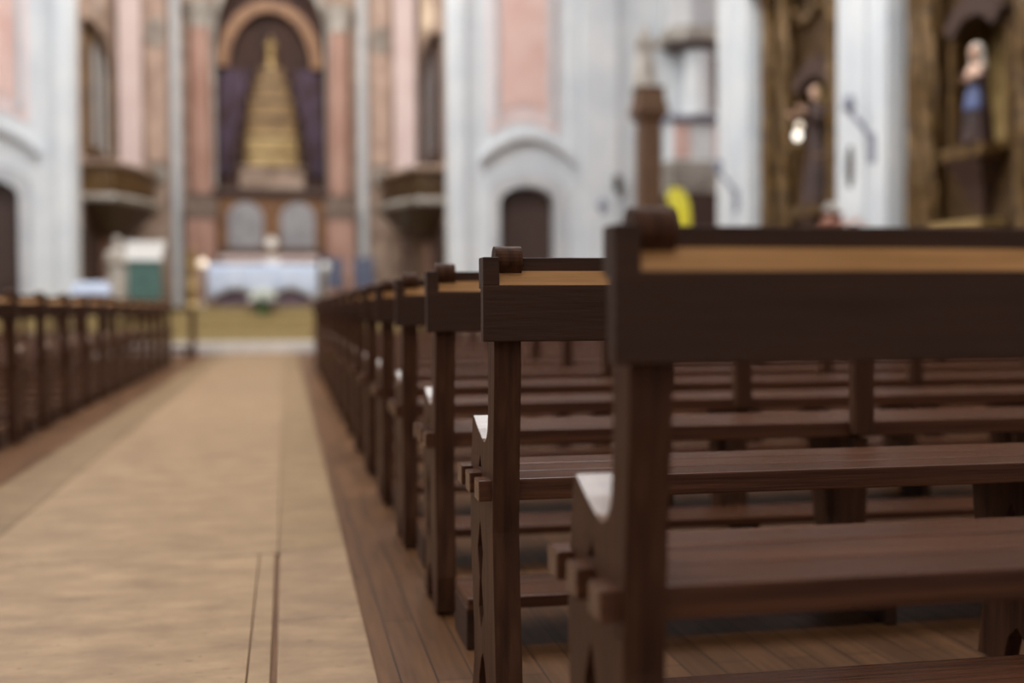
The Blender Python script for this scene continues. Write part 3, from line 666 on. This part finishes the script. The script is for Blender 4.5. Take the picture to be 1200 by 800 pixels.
# ------------------------------------------------------------------ right side chapels
def gilt_retable(label, y0, y1, xw, seed, niche):
    """gilded retable on the side wall facing the nave (-X); local x' = along -Y"""
    rnd = random.Random(seed)
    yc = (y0+y1)/2; w = (y1-y0)/2
    r = thing('side_altarpiece', label, 'altarpiece', (xw, yc, 0))
    F_ = lambda u, v, a: (-a, u, v)
    nc, nw, nz0, nz1 = niche
    hole = [(nc-nw, nz0), (nc+nw, nz0), (nc+nw, nz1)] + [(nc+nw*math.cos(a), nz1+.35*math.sin(a)) for a in [PI*i/10 for i in range(1, 10)]] + [(nc-nw, nz1)]
    B().prism([[(-w, 0), (w, 0), (w, 6.4), (-w, 6.4)], hole], F_, 0, .3).build('panel', M['giltdark'], r)
    B().prism([[(nc-nw-.1, nz0-.1), (nc+nw+.1, nz0-.1), (nc+nw+.1, nz1+.5), (nc-nw-.1, nz1+.5)]], F_, -.10, -.05).build('niche_back', M['giltpale'], r)
    for s in (-1, 1): B().box(.0, .06, nc+s*(nw+.02)-.02, nc+s*(nw+.02)+.02, nz0, nz1+.4).build('niche_side', M['gilt'], r)
    ho = [(nc+(u-nc)*1.18, nz0-.08+(v-nz0)*1.05) for u, v in hole]
    B().prism([ho, hole], F_, .28, .40).build('niche_frame', M['gilt'], r)
    B().prism([[(nc-nw*1.1, nz1+.28), (nc-nw*.6, nz1+.48), (nc, nz1+.62), (nc+nw*.6, nz1+.48), (nc+nw*1.1, nz1+.28), (nc+nw*.8, nz1+.12), (nc+nw*.3, nz1+.3), (nc-nw*.3, nz1+.3), (nc-nw*.8, nz1+.12)]], F_, .38, .5).build('canopy', M['doorwood'], r)
    B().box(-.62, -.2, nc-nw*.8, nc+nw*.8, nz0-.16, nz0, bev=.03).build('niche_shelf', M['gilt'], r)
    B().rings([[(-.3+x*k, nc+y*k, z_) for x, y in ((.1, -.35), (-.3, -.35), (-.3, .35), (.1, .35))] for z_, k in ((nz0-.8, .2), (nz0-.45, .55), (nz0-.16, 1.0))]).build('console', M['doorwood'], r)
    for u in (-w+.28, w-.28, nc-nw-.42, nc+nw+.42):
        if abs(u) > w-.1: continue
        c = B(); n = 48
        c.rings([[(-.42+(.13+.018*math.sin(6*q+z*5))*math.cos(q), u+(.13+.018*math.sin(6*q+z*5))*math.sin(q), z) for q in [2*PI*i/20 for i in range(20)]] for z in [1.5+4.0*i/n for i in range(n+1)]])
        c = c.build('column', M['gilt'], r, smooth=True)
        B().lathe([(.13, 5.5), (.2, 5.75), (.22, 5.8)], (-.42, u, 0), 16).build('capital', M['gilt'], c, smooth=True)
        B().box(-.62, -.24, u-.19, u+.19, 0, 1.5, bev=.02).build('pedestal', M['giltdark'], c)
    B().box(-.7, .0, -w, w, 5.8, 6.2, bev=.04).build('cornice', M['doorwood'], r)
    gp = [(-.34, -w+.25+(2*w-.5)*q/60, 5.35-.28*abs(math.sin(q/60*PI*3))) for q in range(61)]
    B().tube(gp, [.07+.045*math.sin(q*1.7) for q in range(61)], 8).build('garland', M['gilt'], r, smooth=True)
    B().box(-1.0, -.3, nc-.9, nc+.9, 0, 1.15, bev=.02).build('altar_block', M['giltdark'], r)
    B().box(-1.06, -.3, nc-.96, nc+.96, 1.15, 1.25, bev=.02).build('mensa', M['giltpale'], r)
    B().box(-.7, -.35, nc-.5, nc+.5, 1.65, 1.78, bev=.02).build('step', M['giltpale'], r)
    B().box(-.7, -.35, nc-.55, nc+.55, 1.25, 1.65, bev=.02).build('gradine', M['gilt'], r)
    return r
# bay between near and middle pilasters
gilt_retable('gilded side altarpiece with the white veiled statue, at the right edge', 10.45, 13.7, 8.0, 2, (.1, .52, 2.62, 3.75))
statue('statue with white veil and blue sash in the gilded niche at right', (7.46, 12.0, 2.63), 1.0, M['darkrobe'], M['darkrobe'], M['skin'], M['veil'], rz=-PI/2+.35, hk=1.5, sash=M['bluerobe'], collar=M['skin'])
# bay between middle and far pilasters
gilt_retable('dark gilded side altarpiece between the two white pilasters', 15.35, 18.25, 8.0, 5, (-.5, .6, 2.3, 3.85))
statue('dark robed statue in the gilded niche between the white pilasters', (7.58, 16.25, 2.31), 1.72, M['darkrobe'], M['darkrobe'], M['skin'], M['giltpale'], rz=-PI/2-.2, arm_out=.8)
r = thing('wall_lamp', 'twin bulb lamp glowing in front of the dark gilded altarpiece', 'lamp', (7.0, 15.62, 0))
for q, (dy, dz) in enumerate(((0, 3.24), (.0, 3.36))):
    pass
bb = B().ball((0, 0, 3.20), .055, 1, 1, 1.15, 3); bb.build('bulb', M['bulb'], r, smooth=True)
B().ball((.0, -.06, 3.33), .05, 1, 1, 1, 3).build('bulb', M['globe'], r, smooth=True)
B().tube([(.0, .0, 3.12), (.0, .0, 3.0), (.25, -.06, 2.92), (.36, -.15, 2.95), (.62, -.33, 2.95)], .018, 8).build('bracket', M['gilt'], r, smooth=True)
B().lathe([(.05, 2.98), (.09, 3.06), (.05, 3.12)], (0, 0, 0), 14).build('cup', M['gilt'], r, smooth=True)

# plaque and bracket lamps on the pilasters
r = tag(B().rings([[(-.02+.05*q, .085*math.cos(a)*k, .29*math.sin(a)*k) for a in [2*PI*i/24 for i in range(24)]] for q, k in ((0, .7), (.3, .95), (1, 1))]).build('plaque', M['iron'], None, smooth=True, loc=(7.34, 14.75, 2.68)), 'dark oval bronze plaque on the middle white pilaster', 'plaque')
def sconce(label, loc):
    r = thing('sconce', label, 'sconce', loc, 'bracket lamps on the pilasters')
    B().box(-.04, .03, -.07, .07, -.35, .02, bev=.015).build('back_plate', M['greymetal'], r)
    B().tube([(-.03, 0, -.05), (-.12, .05, .12), (-.22, .12, .26), (-.26, .15, .34)], [.03, .03, .03, .045], 8).build('arm', M['greymetal'], r, smooth=True)
    B().lathe([(.05, .32), (.09, .36), (.06, .5), (.03, .52)], (-.26, .15, 0), 14).build('shade', M['greymetal'], r, smooth=True)
    return r
sconce('blue grey bracket lamp beside the plaque on the middle pilaster', (7.33, 14.08, 3.0))
sconce('blue grey bracket lamp low on the far white pilaster', (7.33, 18.75, 2.75))
r = thing('wall_sconce', 'small dark wall sconce on the white arch wall, right of the arched door', 'sconce', (7.0, 24.88, 3.45))
B().lathe([(.03, -.18), (.08, -.1), (.1, .12), (.06, .2)], (0, -.1, 0), 14).build('shade', M['iron'], r, smooth=True)
B().box(-.05, .05, -.1, .0, -.05, .05).build('back_plate', M['iron'], r)
tag(B().prism([[(0, -.17), (.13, 0), (0, .17), (-.13, 0)]], XZ, 24.83, 24.88).build('emblem', M['greymetal'], None, loc=(6.68, 0, 3.0)), 'small grey lozenge emblem on the white arch wall', 'emblem')

# ------------------------------------------------------------------ far right bay: pillar, side altar, balcony
r = thing('pillar', 'carved brown wooden pillar at the corner right of the arch wall', 'pillar', (6.92, 22.3, 0))
B().box(-.30, .30, -.30, .30, -.012, .5, bev=.03).build('base', M['brownwood'], r)
B().box(-.22, .22, -.22, .22, .5, 4.25, bev=.05).build('shaft', M['brownwood'], r)
B().lathe([(.26, 4.25), (.3, 4.3), (.26, 4.36), (.42, 4.52), (.44, 4.6)], (0, 0, 0), 4, a0=PI/4, a1=PI/4+2*PI).build('capital', M['brownwood'], r)
B().rings([[(x*k, y*k, z) for x, y in ((-.3, -.3), (.3, -.3), (.3, .3), (-.3, .3))] for z, k in ((4.6, 1.05), (4.75, .9), (5.0, .8), (5.05, .95))]).build('bracket', M['brownwood'], r)
statue('white stone figure standing on top of the brown wooden pillar', (6.86, 22.3, 5.05), 1.2, M['marblefig'], M['marblefig'], M['marblefig'], M['marblefig'], rz=.3, arm_out=.9)
r = thing('side_altar', 'grey stepped side altar with white column beyond the brown pillar', 'altar', (8.85, 24.93, 0))
B().box(-.85, .85, -.75, 0, -.012, 3.25, bev=.02).build('base', M['doorwood'], r)
b = B()
for i in range(3): b.box(-.82-.05*i, .82+.05*i, -.78-.05*i, 0, 3.25+.22*i, 3.47+.22*i, bev=.04)
b.build('mensa', M['stonegrey'], r)
B().box(-.75, .75, -.5, 0, 3.91, 4.78, bev=.02).build('panel', M['plaster'], r)
for u in (-.55, .35): B().box(u-.16, u+.2, -.54, -.4, 4.0, 4.7, bev=.02).build('pink_inset', M['pink'], r)
B().box(-.85, .85, -.7, 0, 4.78, 4.9, bev=.03).build('ledge', M['greymetal'], r)
B().lathe([(.38, 4.9), (.38, 5.0), (.32, 5.05), (.30, 6.1), (.36, 6.25)], (-.12, -.4, 0), 22).build('column', M['plaster'], r, smooth=True)
B().box(.25, .8, -.3, 0, 4.9, 6.2, bev=.03).build('back_panel', M['brownwood'], r)
r = thing('gallery', 'grey stone gallery jutting out high above the side altar at right', 'balcony', (8.9, 24.93, 6.3))
gl = lambda e: ((-.95-e, 0), (-.95-e, -.75-e), (-.6-e, -1.0-e), (.95, -1.0-e), (.95, 0))
B().rings([[(x, y, z) for x, y in gl(e)] for z, e in ((0, -.25), (.08, -.06))]).build('soffit', M['doorwood'], r)
B().rings([[(x, y, z) for x, y in gl(e)] for z, e in ((.08, -.05), (.16, .03), (.26, .03), (.32, -.04), (.42, -.04))]).build('moulding', M['stonegrey'], r)
B().rings([[(x, y, z) for x, y in gl(e)] for z, e in ((.42, -.08), (1.5, -.08), (1.5, -.02), (1.6, -.02))]).build('parapet', M['plaster_shade'], r)
# yellow cloth
b = B(); rows = []
for i in range(15):
    t_ = i/14; cx = -.02+.16*math.sin(t_*1.5); z_ = 3.0-.95*t_; hw = .18+.03*math.sin(t_*5) if t_ > .15 else .10+.6*t_
    top = [(cx-hw+2*hw*q/16, -.03*math.sin(q*1.4+t_*2), z_) for q in range(17)]
    rows.append(top+[(x, y+.03, zz) for x, y, zz in top[::-1]])
r = thing('banner', 'bright yellow cloth hanging from a stand beside the brown pillar', 'banner', (7.02, 20.9, 0))
b.rings(rows).build('cloth', M['yellow'], r, smooth=True)
B().tube([(.0, .06, .02), (.0, .06, 3.03)], .02, 8).build('pole', M['iron'], r, smooth=True)
B().tube([(-.2, .03, 3.02), (.22, .03, 3.02)], .018, 8).build('crossbar', M['iron'], r, smooth=True)
B().lathe([(.2, -.012), (.2, .03), (.05, .06)], (0, .06, 0), 16).build('foot', M['iron'], r)
# flowers on a pedestal before the middle pilaster
r = thing('pedestal', 'brown wooden flower pedestal before the middle white pilaster', 'pedestal', (7.03, 14.6, 0))
B().lathe([(.22, -.012), (.22, .06), (.12, .14), (.09, .4), (.11, .9), (.09, 1.4), (.12, 1.55), (.2, 1.62), (.2, 1.68)], (0, 0, 0), 20).build('column', M['brownwood'], r, smooth=True)
bouquet('bouquet', 'white flowers in a copper brown vase on the tall pedestal, right', (7.03, 14.6, 1.68), M['terracotta'], M['white'], 14, .14, .38, seed=9, leafy=False)
r = thing('pedestal', 'shorter brown flower pedestal beside the white flowers\' pedestal, right', 'pedestal', (7.03, 14.02, 0))
B().lathe([(.22, -.012), (.22, .06), (.12, .14), (.09, .4), (.11, .8), (.09, 1.2), (.12, 1.42), (.2, 1.5), (.2, 1.56)], (0, 0, 0), 20).build('column', M['brownwood'], r, smooth=True)
bouquet('bouquet', 'low spread of pale rose flowers on the shorter pedestal, right', (7.03, 14.02, 1.56), M['terracotta'], M['pinkflower'], 12, .2, .2, seed=12, leafy=False)
